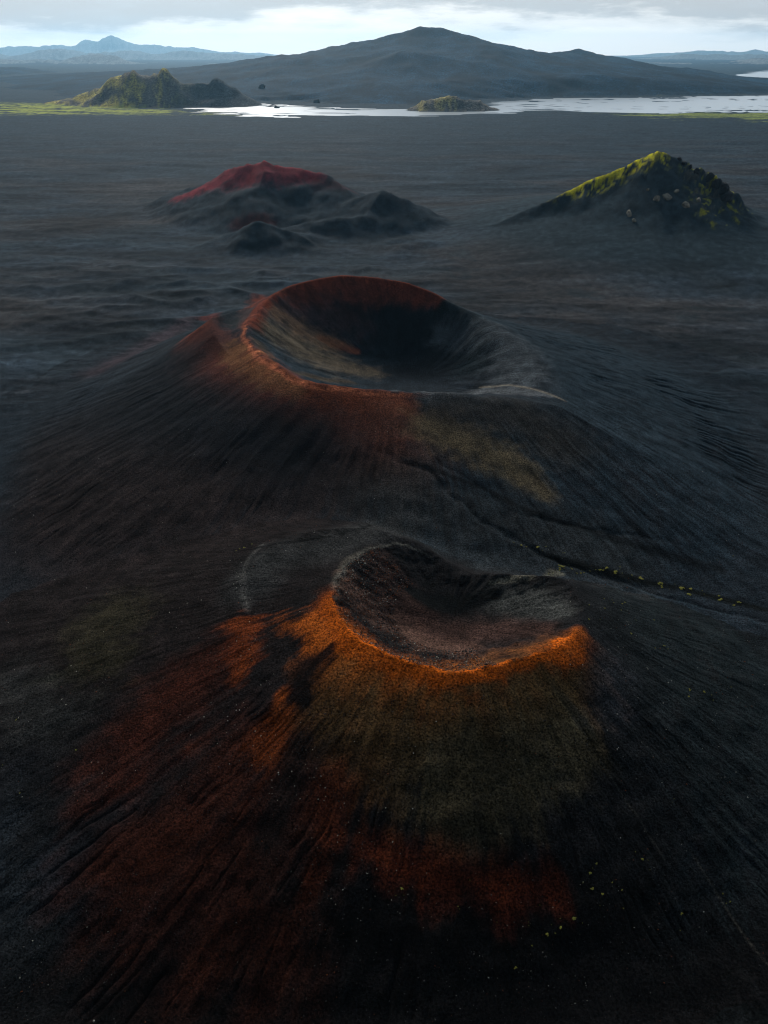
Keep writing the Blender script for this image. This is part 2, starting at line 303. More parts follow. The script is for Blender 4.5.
PATCHES = []        # filled below: (colour, strength, edge softness, noise amount, [(x, y, half width)...])
PATCHES = [
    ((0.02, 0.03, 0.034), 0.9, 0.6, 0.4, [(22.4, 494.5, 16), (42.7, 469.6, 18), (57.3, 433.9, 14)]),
    ((0.009, 0.012, 0.015), 0.95, 0.7, 0.4, [(-24.7, 495.1, 7), (11.6, 496.5, 14), (11.4, 477.2, 26), (31.5, 444.5, 20), (10.7, 431.0, 9)]),  # shade in the deep bowl and on its back wall, painted dark
    ((0.06, 0.044, 0.028), 0.8, 0.8, 0.8, [(-77.2, 405.4, 4), (-61.3, 365.3, 4), (-44.8, 388.1, 4), (-21.6, 406.8, 3)]),
    ((0.1232, 0.087, 0.0493), 0.65, 0.9, 0.9, [(-78.9, 433.7, 9), (-62.1, 437.7, 14), (-35.9, 432.5, 13), (-9.4, 431.8, 7)]),
    ((0.145, 0.0319, 0.0159), 0.9, 0.6, 0.6, [(-85.4, 428.7, 6), (-119.1, 668.6, 9), (-67.4, 495.5, 10), (-32.2, 508.1, 9), (11.6, 503.0, 7), (39.8, 488.4, 4)]),
    ((0.06, 0.018, 0.012), 0.5, 0.9, 0.7, [(-75.8, 476.0, 16), (-53.0, 488.1, 18), (-28.0, 483.4, 13)]),
    ((0.232, 0.0653, 0.0319), 0.8, 0.6, 0.5, [(-43.2, 461.4, 3), (-30.7, 459.4, 4.5), (-20.2, 457.6, 3)]),
    ((0.1305, 0.0754, 0.0406), 0.6, 0.7, 0.8, [(-71.1, 462.7, 7), (-37.4, 457.3, 9)]),
    ((0.03, 0.034, 0.036), 0.8, 0.6, 0.4, [(-106.8, 444.9, 7), (-97.7, 443.8, 9), (-91.9, 458.1, 7)]),
    ((0.1522, 0.0348, 0.0159), 0.9, 0.75, 0.7, [(-124.2, 441.4, 9), (-111.5, 410.7, 14), (-88.6, 372.1, 16), (-61.3, 341.5, 16), (-38.5, 325.6, 15), (-12.4, 320.4, 15), (0.5, 315.3, 14)]),
    ((0.2175, 0.0551, 0.0217), 0.85, 0.75, 0.7, [(-80.0, 378.0, 5), (-62.6, 352.7, 7), (-39.0, 333.8, 7), (-12.6, 328.5, 7), (11.1, 328.7, 6)]),
    ((0.2175, 0.1087, 0.0362), 0.5, 0.6, 1.4, [(-94.2, 403.3, 6), (-82.6, 372.0, 7), (-65.1, 350.3, 6), (-44.3, 334.3, 5)]),
    ((0.045, 0.014, 0.009), 0.7, 0.8, 0.7, [(-27.6, 316.3, 18), (-12.0, 301.4, 17), (-4.4, 290.0, 10)]),
    ((0.1232, 0.0261, 0.0174), 0.7, 0.6, 0.5, [(-161.5, 608.7, 5), (-156.5, 619.0, 6)]),
    ((0.05, 0.028, 0.02), 0.6, 0.95, 0.7, [(8.2, 316.1, 14), (23.5, 309.9, 14), (7.8, 288.1, 12)]),
    ((0.035, 0.024, 0.02), 0.6, 0.95, 0.6, [(-42.1, 304.0, 16), (-21.1, 279.7, 16), (7.6, 276.2, 12)]),
    ((0.085, 0.09, 0.094), 0.75, 0.7, 0.5, [(6.9, 399.9, 2), (24.9, 342.5, 6), (58.3, 384.4, 8), (79.6, 370.8, 6), (94.7, 364.7, 3)]),
    ((0.058, 0.066, 0.072), 0.8, 0.8, 0.7, [(39.1, 464.7, 6), (58.7, 454.3, 9), (75.0, 451.2, 10), (84.7, 424.1, 13), (83.9, 396.6, 12)]),
    ((0.15, 0.13, 0.1), 0.8, 0.6, 0.4, [(60.0, 397.4, 0.8), (78.6, 381.9, 1.1), (91.2, 370.5, 1.1), (103.5, 359.1, 0.8)]),
    ((0.0986, 0.0725, 0.0391), 0.8, 0.85, 1.0, [(23.9, 320.0, 8), (41.6, 311.6, 9), (58.8, 302.3, 9), (72.4, 289.7, 7), (78.5, 280.7, 4)]),
    ((0.028, 0.023, 0.018), 0.7, 0.8, 0.6, [(35.1, 331.3, 10), (73.3, 334.6, 14), (92.9, 320.2, 14)]),
    ((0.021, 0.0145, 0.0135), 0.9, 0.9, 0.5, [(-159.1, 275.8, 30), (-113.1, 277.0, 30), (-74.5, 282.6, 28), (-40.7, 285.9, 22)]),
    ((0.0065, 0.0075, 0.0095), 0.92, 0.8, 0.4, [(-127.9, 402.4, 26), (-138.4, 373.6, 28), (-84.2, 328.5, 24), (-46.6, 298.0, 18)]),  # west flank turned from the light: shade painted into the ash
    ((0.05, 0.03, 0.035), 0.55, 0.9, 0.5, [(-174.2, 605.9, 6), (-189.4, 533.9, 10), (-209.7, 476.8, 10)]),
    ((0.026, 0.028, 0.028), 0.7, 0.9, 0.5, [(-1.9, 268.4, 12), (30.8, 263.2, 14), (67.8, 258.2, 14), (107.5, 245.6, 14)]),
    ((0.006, 0.006, 0.006), 0.7, 0.6, 0.6, [(20.2, 292.5, 1), (34.7, 286.1, 1.3), (51.4, 279.9, 1.3), (67.1, 270.0, 1.3), (83.1, 264.6, 1.3), (110.7, 258.1, 2), (155.0, 246.3, 2)]),
    ((0.0065, 0.007, 0.006), 0.9, 0.6, 0.5, [(59.6, 249.4, 0.8), (72.8, 245.1, 1.5), (87.8, 240.3, 1.8), (105.1, 236.6, 1.5), (132.0, 233.6, 1.5), (166.6, 221.9, 1.7)]),
    ((0.028, 0.028, 0.027), 0.85, 0.7, 0.4, [(-51.0, 199.9, 8), (-47.4, 215.0, 9), (-34.1, 221.4, 10), (-18.0, 224.3, 10), (2.7, 250.8, 8)]),
    ((0.075, 0.072, 0.066), 0.5, 0.7, 1.1, [(-51.3, 230.1, 0.8), (-55.0, 218.1, 1.1), (-55.3, 206.8, 1.1), (-52.8, 194.7, 1.0), (-49.2, 184.8, 0.8)]),
    ((0.0075, 0.007, 0.007), 0.9, 0.6, 0.4, [(-53.9, 228.2, 0.8), (-39.0, 227.7, 0.9), (-22.6, 231.0, 0.7)]),
    ((0.026, 0.031, 0.034), 0.8, 0.8, 0.4, [(29.4, 243.2, 6), (60.8, 241.1, 8), (42.0, 234.9, 5)]),
    ((0.046, 0.047, 0.043), 0.85, 0.8, 0.4, [(45.1, 201.2, 5), (57.1, 195.0, 7), (64.1, 185.7, 4)]),
    ((0.0957, 0.0522, 0.0377), 0.85, 0.6, 0.8, [(-14.7, 201.0, 3), (-12.5, 191.4, 5), (0.4, 189.3, 6), (13.1, 180.1, 6), (28.9, 175.1, 5)]),
    ((0.042, 0.022, 0.017), 0.8, 0.8, 0.6, [(-1.6, 216.6, 5), (6.2, 201.3, 7), (21.1, 188.1, 6), (42.2, 181.7, 7), (56.6, 175.8, 4)]),
    ((0.006, 0.0065, 0.0065), 0.97, 0.35, 0.35, [(10.3, 206.4, 2.4), (18.9, 202.7, 4.5), (29.8, 201.9, 4), (43.5, 204.0, 2.5)]),
    ((0.11, 0.1, 0.075), 0.8, 0.7, 0.4, [(42.1, 209.0, 0.5), (49.8, 208.8, 0.9), (57.5, 208.9, 1.5), (74.1, 234.8, 1.7), (78.5, 234.5, 1)]),
    ((0.08, 0.07, 0.055), 0.6, 0.7, 0.4, [(-17.3, 183.0, 1.0), (-17.4, 195.9, 1.5), (-14.1, 210.6, 1.6), (-5.7, 221.9, 1)]),
    ((0.348, 0.0798, 0.0072), 0.85, 0.7, 0.9, [(-18.6, 174.9, 5), (-12.7, 159.3, 9), (-2.8, 150.3, 11), (11.2, 145.2, 12), (20.7, 147.9, 9)]),
    ((0.1668, 0.058, 0.0145), 0.8, 0.85, 0.8, [(-13.8, 146.5, 9), (4.9, 139.6, 14), (29.7, 142.5, 12), (56.8, 154.2, 10)]),
    ((0.3045, 0.0696, 0.0087), 0.85, 0.7, 0.9, [(-32.7, 174.7, 4), (-23.7, 173.4, 6), (-18.1, 167.3, 5)]),
    ((0.1885, 0.0391, 0.0072), 0.8, 0.7, 0.9, [(-51.1, 178.5, 4), (-47.3, 166.5, 5), (-47.7, 157.9, 3)]),
    ((0.232, 0.0493, 0.0072), 0.85, 0.7, 0.9, [(-31.3, 145.6, 3), (-32.3, 139.8, 4), (-35.1, 131.2, 5)]),
    ((0.1885, 0.0464, 0.0072), 0.8, 0.7, 0.7, [(52.5, 159.2, 4), (61.8, 163.9, 4), (65.4, 168.4, 3)]),
    ((0.05, 0.033, 0.014), 0.9, 0.8, 0.7, [(-16.5, 136.7, 8), (4.8, 130.0, 13), (25.8, 131.5, 15), (48.4, 140.4, 12), (59.3, 148.8, 8)]),
    ((0.034, 0.029, 0.017), 0.85, 0.7, 0.6, [(19.1, 118.7, 11), (40.0, 123.3, 12), (53.5, 132.5, 9), (24.1, 109.0, 7)]),
    ((0.062, 0.0115, 0.0035), 0.75, 0.95, 0.8, [(-3.9, 104.1, 4), (12.5, 98.7, 5), (31.4, 97.0, 5), (43.7, 96.4, 4)]),
    ((0.064, 0.013, 0.0035), 0.7, 0.95, 0.9, [(-15.6, 118.8, 4), (-16.6, 109.2, 4), (-20.1, 97.7, 3)]),
    ((0.04, 0.0095, 0.004), 0.65, 0.95, 0.6, [(-41.1, 134.6, 9), (-49.9, 121.3, 10), (-61.4, 111.4, 10), (-77.4, 104.9, 9)]),
    ((0.027, 0.007, 0.0034), 0.75, 0.95, 0.5, [(-24.2, 116.7, 14), (-42.8, 103.2, 16), (-63.4, 94.6, 14), (-32.3, 85.0, 12)]),
    ((0.042, 0.0095, 0.0042), 0.75, 0.9, 0.6, [(-52.8, 167.7, 8), (-67.8, 155.1, 9), (-82.4, 133.4, 10)]),
    ((0.0035, 0.0035, 0.004), 0.95, 0.75, 1.1, [(-15.8, 161.5, 1.2), (-18.9, 158.2, 2.2), (-23.9, 155.0, 3.6), (-26.7, 149.3, 3.2), (-25.1, 144.6, 2)]),
    ((0.006, 0.005, 0.005), 0.8, 0.7, 0.6, [(-25.3, 131.4, 3), (-27.6, 122.1, 4), (-31.9, 107.2, 4)]),
    ((0.028, 0.03, 0.034), 0.75, 0.8, 0.5, [(75.5, 158.2, 6), (71.8, 147.9, 6)]),
    ((0.028, 0.024, 0.012), 0.6, 0.8, 0.9, [(-106.0, 195.7, 12), (-105.6, 177.7, 10)]),
    ((0.03, 0.032, 0.03), 0.45, 0.9, 0.5, [(-139.6, 169.7, 10), (-108.5, 150.6, 8)]),
    ((0.006, 0.006, 0.006), 0.9, 0.5, 0.3, [(-26.7, 235.7, 0.5), (-24.5, 233.9, 0.9), (-22.9, 235.9, 0.5)]),  # three small scarps: shade painted as dark crescents, no notch in the relief
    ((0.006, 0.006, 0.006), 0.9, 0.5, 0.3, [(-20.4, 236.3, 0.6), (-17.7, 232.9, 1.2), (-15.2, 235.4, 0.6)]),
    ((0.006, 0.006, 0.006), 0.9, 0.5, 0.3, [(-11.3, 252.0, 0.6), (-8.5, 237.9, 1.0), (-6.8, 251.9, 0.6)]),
    ((0.05, 0.046, 0.038), 0.6, 0.6, 0.3, [(88.2, 108.7, 0.2), (92.8, 99.5, 0.25), (96.7, 90.3, 0.25), (100.9, 82.3, 0.25)]),
    ((0.05, 0.046, 0.038), 0.5, 0.6, 0.3, [(65.5, 129.7, 0.2), (74.6, 114.8, 0.22), (79.7, 105.4, 0.2)]),
    ((0.174, 0.0188, 0.0261), 0.95, 0.7, 0.6, [(-293.7, 1097.3, 16), (-232.4, 1102.4, 24), (-180.5, 1086.7, 26), (-141.2, 1079.6, 22), (-98.6, 1077.2, 12)]),
    ((0.174, 0.0174, 0.0203), 0.8, 0.7, 0.5, [(-187.3, 1066.9, 6), (-183.4, 1085.1, 10)]),
    ((0.06, 0.013, 0.012), 0.8, 0.7, 0.6, [(-190.2, 960.5, 10), (-157.6, 965.3, 12)]),
    ((0.05, 0.012, 0.014), 0.6, 0.7, 0.6, [(-90.6, 1061.9, 12), (-48.1, 1055.0, 8)]),
]


def ground_colour(X, Y, z, land, I, slope_e, slope_n):
    nf = rills(I['th2'], I['r2'], 90, 45, 401) * .7 + rills(I['th2'], I['r2'], 240, 30, 402) * .5
    nf = nf * (Y < 185) * sstep(44, 60, I['r2'])
    n1 = fbm(X / 60, Y / 60, 5, 201, .6); n2 = fbm(X / 9, Y / 9, 4, 205, .6); n3 = fbm(X / 300, Y / 140, 4, 209)
    C = np.empty((X.size, 3), np.float32); C[:] = (.027, .039, .051)
    C = blend(C, (.034, .033, .034), .4 + 1.0 * n3 + .3 * n1)                       # brown ash on the plain
    C = blend(C, (.018, .026, .031), sstep(-.1, .5, n1 - n3) * .6)
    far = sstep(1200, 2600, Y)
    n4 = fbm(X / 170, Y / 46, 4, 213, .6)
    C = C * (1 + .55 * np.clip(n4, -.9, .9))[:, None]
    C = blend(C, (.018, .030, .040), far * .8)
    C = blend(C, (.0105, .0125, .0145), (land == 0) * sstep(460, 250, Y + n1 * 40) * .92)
    m = land == 1
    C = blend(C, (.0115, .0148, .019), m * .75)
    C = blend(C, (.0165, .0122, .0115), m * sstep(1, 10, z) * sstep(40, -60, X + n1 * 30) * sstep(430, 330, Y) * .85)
    e = sstep(-.1, .35, slope_e)                                                     # east-facing flanks: side light painted in as a lighter blue-grey
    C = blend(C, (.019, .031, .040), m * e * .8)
    m = land == 2
    C = blend(C, (.0095, .0085, .0085), m * .9 * sstep(0, 9, z + n1 * 4))
    C = blend(C, (.0105, .0115, .0125), m * .92 * sstep(9, 0, z + n1 * 4))
    C = blend(C, (.0042, .0036, .0036), m * sstep(125, 85, Y + .25 * np.abs(X) * (X < 0)) * .9)  # foreground shade painted into the ash, deepening towards the viewer
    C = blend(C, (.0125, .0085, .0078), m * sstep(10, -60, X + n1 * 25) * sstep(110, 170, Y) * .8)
    C = blend(C, (.013, .018, .019), m * sstep(0, .4, slope_e) * sstep(60, 110, X) * .8)  # side light painted onto the near cone's east-facing slope too
    C = blend(C, (.0045, .0050, .0052), (land == 0) * sstep(130, 90, Y) * .985)  # the painted foreground shade carried on over the near plain
    m = land == 3
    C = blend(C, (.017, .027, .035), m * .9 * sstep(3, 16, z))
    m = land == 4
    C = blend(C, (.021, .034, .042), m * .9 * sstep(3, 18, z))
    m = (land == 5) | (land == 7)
    C = blend(C, (.0035, .018, .034), m * .98)  # blue of the air in between, painted into the mountain colour
    C = np.where(m[:, None], C * np.clip(1 + .9 * fbm(X / 260, Y / 420, 5, 217, .6), .35, 2.2)[:, None], C)
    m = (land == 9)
    C = blend(C, (.16, .165, .165), m * .95)  # far ranges paled: mist painted into their colour
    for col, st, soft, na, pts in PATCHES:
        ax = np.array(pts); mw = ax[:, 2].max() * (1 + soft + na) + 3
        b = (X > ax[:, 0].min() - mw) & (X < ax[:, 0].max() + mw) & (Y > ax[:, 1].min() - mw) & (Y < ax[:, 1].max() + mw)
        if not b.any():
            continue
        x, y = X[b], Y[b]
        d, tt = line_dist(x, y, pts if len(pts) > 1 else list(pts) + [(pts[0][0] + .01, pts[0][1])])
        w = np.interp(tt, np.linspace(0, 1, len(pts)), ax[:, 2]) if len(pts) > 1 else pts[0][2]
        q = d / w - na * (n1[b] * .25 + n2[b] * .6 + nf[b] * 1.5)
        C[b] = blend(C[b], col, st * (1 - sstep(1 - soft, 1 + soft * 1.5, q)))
    # oxidised cinder along the crest of each crater
    def crest(s, th, a0, a1, fade, w_in, w_out, nz):
        d = np.degrees(th) % 360
        win = sstep(a0 - fade, a0 + fade, d) * sstep(a1 + fade, a1 - fade, d)
        s = s + nz
        return win * sstep(-w_in, -w_in * .2, s) * sstep(w_out, w_out * .25, s)
    k = (Y > 300) & (Y < 560) & (np.abs(X) < 160)
    if k.any():
        s, th = I['s'][k], I['th'][k]
        C[k] = blend(C[k], (.15, .030, .014), crest(s, th, 75, 178, 14, 9, 3, n2[k] * 2.5) * .9)
        C[k] = blend(C[k], (.34, .10, .045), crest(s, th, 174, 268, 9, 2.0, 2.6, n2[k] * 1.8) * np.clip(.75 + n2[k] * .8, .1, 1))
    k = (Y > 130) & (Y < 260) & (X > -60) & (X < 110)
    if k.any():
        s, th = I['s2'][k], I['th2'][k]
        C[k] = blend(C[k], (.20, .040, .005), crest(s, th, 192, 322, 9, 1.5, 9, n2[k] * 3.2 + n1[k] * 1.5) * .75)
        C[k] = blend(C[k], (.37, .074, .006), crest(s, th, 194, 322, 5, 1.3, 5.5, n2[k] * 2.6) * .85)
        C[k] = blend(C[k], (.37, .074, .006), crest(s, th, 203, 262, 10, 3.2, 8.5, n2[k] * 3.2) * .85)
        C[k] = blend(C[k], (.085, .08, .068), crest(s, th, 110, 184, 10, 1.0, 1.6, n2[k] * 1.2) * .7)
    # hills beyond
    m = land == 4
    if m.any():
        n = fbm(X / 14, Y / 14, 4, 221, .6); nn = fbm(X / 5, Y / 9, 3, 225)
        dl, tl = line_dist(X[m], Y[m], [(215, 950), (263, 958), (306, 962), (347, 968)])
        moss = np.zeros(X.shape); moss[m] = sstep(27, 9, dl + n[m] * 16 + nn[m] * 9) * sstep(-.2, .15, n[m] * .5 + nn[m] * .7 + .04) * sstep(40, 52, z[m] + n[m] * 8) * sstep(366, 350, X[m])
        C = blend(C, (.50, .44, .014), moss)
        spots = m * sstep(365, 385, X) * sstep(34, 46, z + n * 14) * sstep(.30, .52, n + nn * .6)
        C = blend(C, (.22, .21, .02), spots * .9)
        rock = m * sstep(360, 385, X) * sstep(32, 44, z + n * 14) * sstep(.15, .5, -n + nn * .8)
        C = blend(C, (.075, .068, .055), rock * .8)
    m = (land == 6) | (land == 8)
    if m.any():
        n = fbm(X / 70, Y / 90, 4, 231, .55); nn = ridged(X / 40, Y / 90, 4, 235)
        C = blend(C, (.10, .085, .068), m)
        k = np.where(land == 6, sstep(-700, -930, X + n * 90), sstep(330, 290, X + n * 30) * .6)
        C = blend(C, (.36, .29, .07), m * sstep(-.05, .45, n + .25 * (slope_e < 0)) * k)
        C = blend(C, (.02, .026, .03), m * sstep(-950, -880, X + n * 60) * (land == 6) * .8)
    # moss flats along the lake shore
    mz = (Y > 2500) & (land == 0)
    if mz.any():
        n = fbm(X / 220, Y / 60, 5, 241, .6)
        sdl = poly_sd(X[mz], Y[mz], [(-2700, 3150), (-1400, 2950), (-800, 2960), (-560, 2960), (-700, 3130), (-950, 3350), (-1300, 3640), (-2700, 3900)])
        a = sstep(60, -120, sdl + n[mz] * 200)
        C[mz] = blend(C[mz], (.34, .36, .05), a * sstep(-.45, .1, n[mz]) * .95)  # moss, with sunlight painted in as extra brightness
        sdr = poly_sd(X[mz], Y[mz], [(850, 2985), (1100, 2870), (1500, 2660), (2600, 2520), (3200, 3000), (2600, 3160), (1500, 3080), (1100, 3050)])
        C[mz] = blend(C[mz], (.19, .22, .05), sstep(60, -100, sdr + n[mz] * 160))
        sdr = poly_sd(X[mz], Y[mz], [(1450, 4350), (2100, 4560), (3400, 4900), (3400, 5600), (2000, 5000), (1500, 4700)])
        C[mz] = blend(C[mz], (.075, .08, .035), sstep(80, -160, sdr + n[mz] * 200) * .8)
    # fine grain of slag: each landform has lighter and darker gravel
    C = C * (1 + .30 * np.clip(n2, -1, 1) + .16 * np.clip(n1, -1, 1))[:, None]
    return np.clip(C, .002, .6)

# ------------------------------------------------------------------- build it
import bpy, bmesh, random
random.seed(7)
scene = bpy.context.scene
COL = scene.collection

def put(o, label=None, cat=None, group=None, kind=None):
    COL.objects.link(o)
    if label: o['label'] = label
    if cat: o['category'] = cat
    if group: o['group'] = group
    if kind: o['kind'] = kind
    return o

def np_mesh(name, co, quads):
    me = bpy.data.meshes.new(name)
    nv, nq = len(co), len(quads)
    me.vertices.add(nv); me.vertices.foreach_set('co', np.ascontiguousarray(co, np.float32).ravel())
    me.loops.add(nq * 4); me.loops.foreach_set('vertex_index', np.ascontiguousarray(quads, np.int32).ravel())
    me.polygons.add(nq); me.polygons.foreach_set('loop_start', np.arange(0, nq * 4, 4, dtype=np.int32))
    me.polygons.foreach_set('use_smooth', np.ones(nq, bool))
    me.update(calc_edges=True)
    return me

# node helper ---------------------------------------------------------------
def nmat(name):
    m = bpy.data.materials.new(name); m.use_nodes = True
    nt = m.node_tree; nt.nodes.clear()
    out = nt.nodes.new('ShaderNodeOutputMaterial')
    b = nt.nodes.new('ShaderNodeBsdfPrincipled'); nt.links.new(b.outputs[0], out.inputs[0])
    return m, nt, b, out

def nd(nt, t, **kw):
    n = nt.nodes.new(t)
    for k, v in kw.items():
        if k in n.inputs: n.inputs[k].default_value = v
        else: setattr(n, k, v)
    return n

def noise(nt, vec, scale, detail=4, rough=.6):
    n = nd(nt, 'ShaderNodeTexNoise'); n.inputs['Scale'].default_value = scale; n.inputs['Detail'].default_value = detail
    n.inputs['Roughness'].default_value = rough
    nt.links.new(vec, n.inputs['Vector']); return n.outputs['Fac']

def math_n(nt, op, a, b=None, c=None):
    n = nt.nodes.new('ShaderNodeMath'); n.operation = op
    for i, v in enumerate((a, b, c)):
        if v is None: continue
        if isinstance(v, (int, float)): n.inputs[i].default_value = v
        else: nt.links.new(v, n.inputs[i])
    return n.outputs[0]

def maprange(nt, v, a, b, c, d):
    n = nt.nodes.new('ShaderNodeMapRange'); nt.links.new(v, n.inputs[0])
    for i, q in enumerate((a, b, c, d)): n.inputs[i + 1].default_value = q
    return n.outputs[0]

def ash_material(name, fine=1.0):
    """volcanic gravel: mineral colour with painted light and shade, broken up by slag grain and downhill streaks"""
    m, nt, b, out = nmat(name)
    L = nt.links.new
    geo = nd(nt, 'ShaderNodeNewGeometry'); P = geo.outputs['Position']
    at = nd(nt, 'ShaderNodeAttribute', attribute_name='ash_colour')
    fl = nd(nt, 'ShaderNodeAttribute', attribute_name='fall_line'); FV = fl.outputs['Vector']
    ga = noise(nt, P, 1.5 * fine, 5, .7); gb = noise(nt, P, .12 * fine, 4, .6); st = noise(nt, FV, 1.0, 5, .65)
    f = math_n(nt, 'MULTIPLY', maprange(nt, ga, .37, .63, .25, 1.85), maprange(nt, gb, .3, .7, .78, 1.22))
    f = math_n(nt, 'MULTIPLY', f, math_n(nt, 'ADD', 1.0, math_n(nt, 'MULTIPLY', math_n(nt, 'SUBTRACT', st, .5), maprange(nt, noise(nt, P, .022 * fine, 2), .38, .65, .5, 2.3))))
    mx = nd(nt, 'ShaderNodeVectorMath', operation='SCALE'); L(at.outputs['Color'], mx.inputs[0]); L(f, mx.inputs['Scale'])
    L(mx.outputs[0], b.inputs['Base Color'])
    b.inputs['Roughness'].default_value = .92; b.inputs['Specular IOR Level'].default_value = .02
    vo = nd(nt, 'ShaderNodeTexVoronoi'); vo.inputs['Scale'].default_value = 2.0 * fine; L(P, vo.inputs['Vector'])
    cv = nd(nt, 'ShaderNodeSeparateColor'); L(vo.outputs['Color'], cv.inputs[0])
    f = math_n(nt, 'MULTIPLY', f, maprange(nt, cv.outputs[0], 0, 1, .68, 1.32)); L(f, mx.inputs['Scale'])
    hgt = math_n(nt, 'ADD', math_n(nt, 'ADD', math_n(nt, 'MULTIPLY', ga, .75 if fine == 1.0 else 2.2), math_n(nt, 'MULTIPLY', cv.outputs[1], .16)), math_n(nt, 'MULTIPLY', st, .3))
    bp = nd(nt, 'ShaderNodeBump'); bp.inputs['Strength'].default_value = .8; bp.inputs['Distance'].default_value = 1.0
    L(hgt, bp.inputs['Height']); L(bp.outputs[0], b.inputs['Normal'])
    return m

# terrain sheet, finer close to the crater field ------------------------------
POLE = -150.0; NA = 1000
az = np.linspace(-math.radians(44), math.radians(44), NA)
rows = [15.0]
while rows[-1] < 47000:
    d = rows[-1]; base = .00088 * (d * d + 40000) / 200
    rows.append(d + min(max(.34, base), max(2.2, .008 * d) if d < 5000 else (.008 + .008 * min(1, (d - 5000) / 20000)) * d))
rows = np.array(rows); NR = len(rows)
D, A = np.meshgrid(rows - POLE, az, indexing='ij')
GX = (D * np.sin(A)).ravel(); GY = (POLE + D * np.cos(A)).ravel()
CH = 200000
GZ = np.empty(GX.size, np.float32); LAND = np.empty(GX.size, np.int8); INFO = {}
for i in range(0, GX.size, CH):
    zc, lc, inf = terrain(GX[i:i + CH], GY[i:i + CH])
    GZ[i:i + CH] = zc; LAND[i:i + CH] = lc
    for k in ('th', 'r', 'th2', 'r2', 's', 's2'):
        INFO.setdefault(k, np.empty(GX.size, np.float32))[i:i + CH] = inf[k]
zg = GZ.reshape(NR, NA)
dzr = np.gradient(zg, axis=0) / np.gradient(rows)[:, None]
dza = np.gradient(zg, axis=1) / ((rows - POLE)[:, None] * (az[1] - az[0]))
GE = (dzr * np.sin(A) + dza * np.cos(A)).ravel(); GN = (dzr * np.cos(A) - dza * np.sin(A)).ravel()
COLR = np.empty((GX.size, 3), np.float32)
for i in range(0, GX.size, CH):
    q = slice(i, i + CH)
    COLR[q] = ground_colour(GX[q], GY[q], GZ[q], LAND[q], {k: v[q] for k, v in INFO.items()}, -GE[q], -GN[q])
# direction water would run: streak coordinates of each cone
FLOW = np.empty((GX.size, 3), np.float32)
FLOW[:, 0] = GX / 60; FLOW[:, 1] = GY / 22; FLOW[:, 2] = 0
for idx, th, r, K in ((1, INFO['th'], INFO['r'], 44), (2, INFO['th2'], INFO['r2'], 34)):
    k = LAND == idx
    FLOW[k, 0] = np.cos(th[k]) * K; FLOW[k, 1] = np.sin(th[k]) * K; FLOW[k, 2] = r[k] / 40 + 5 * idx

vi = np.arange(NR * NA, dtype=np.int32).reshape(NR, NA)
Q = np.stack([vi[:-1, :-1], vi[:-1, 1:], vi[1:, 1:], vi[1:, :-1]], -1).reshape(-1, 4)
QL = LAND[Q[:, 0]]
ASH = ash_material('volcanic_ash'); ROCKY = ash_material('mountain_ash', .08)
FORMS = {0: ('ground', 'dark grey ash plain spreading around the craters to the lake', 'ground'),
         1: ('crater_hill', 'large dark volcanic cone with wide round crater and thin orange rim', 'crater'),
         2: ('crater_hill', 'near volcanic cone with bright orange rim and red lower flanks', 'crater'),
         3: ('hills', 'low dark hills with crimson red summits beyond the large crater', 'hills'),
         4: ('hill', 'pointed dark hill with yellow moss ridge and crags on the right', 'hill'),
         5: ('mountain', 'broad dark blue mountain behind the lake with cloud near its top', 'mountain'),
         6: ('hill', 'rugged green mossy hill on the left shore of the lake', 'hill'),
         7: ('hill', 'dark flat hill at far left below the hazy peaks', 'hill'),
         8: ('hill', 'small dark rocky hill in front of mountain on lake shore', 'hill'),
         9: ('far_mountains', 'pale blue mountains fading into haze on the skyline', 'mountains')}
for idx, (nm, lab, cat) in FORMS.items():
    q = Q[QL == idx]
    if not len(q): continue
    used, inv = np.unique(q, return_inverse=True)
    me = np_mesh(nm, np.stack([GX[used], GY[used], GZ[used]], 1), inv.reshape(-1, 4))
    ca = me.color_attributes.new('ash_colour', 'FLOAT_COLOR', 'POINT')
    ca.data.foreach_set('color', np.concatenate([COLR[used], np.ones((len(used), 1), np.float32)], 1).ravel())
    fa = me.attributes.new('fall_line', 'FLOAT_VECTOR', 'POINT')
    fa.data.foreach_set('vector', FLOW[used].ravel())
    me.materials.append(ROCKY if idx in (5, 6, 7, 8, 9) else ASH)
    put(bpy.data.objects.new(nm, me), lab, cat, kind='structure')

# lakes -----------------------------------------------------------------------
m, nt, b, out = nmat('lake_water')
b.inputs['Base Color'].default_value = (.42, .45, .46, 1); b.inputs['Roughness'].default_value = .22
geo = nd(nt, 'ShaderNodeNewGeometry')
nz = noise(nt, geo.outputs['Position'], .02, 3)
bp = nd(nt, 'ShaderNodeBump'); bp.inputs['Strength'].default_value = .05; bp.inputs['Distance'].default_value = 1
nt.links.new(nz, bp.inputs['Height']); nt.links.new(bp.outputs[0], b.inputs['Normal'])
WATER = m
def sheet(name, x0, x1, y0, y1, z, label, cat):
    me = bpy.data.meshes.new(name); me.from_pydata([(x0, y0, z), (x1, y0, z), (x1, y1, z), (x0, y1, z)], [], [(0, 1, 2, 3)])
    me.materials.append(WATER)
    return put(bpy.data.objects.new(name, me), label, cat, kind='structure')
sheet('lake', -1300, 3600, 2700, 4950, -.35, 'pale braided lake in front of the dark blue mountain', 'lake')
sheet('lake', 2700, 8000, 6500, 12800, -.35, 'thin far strip of bright water at the right edge', 'lake')

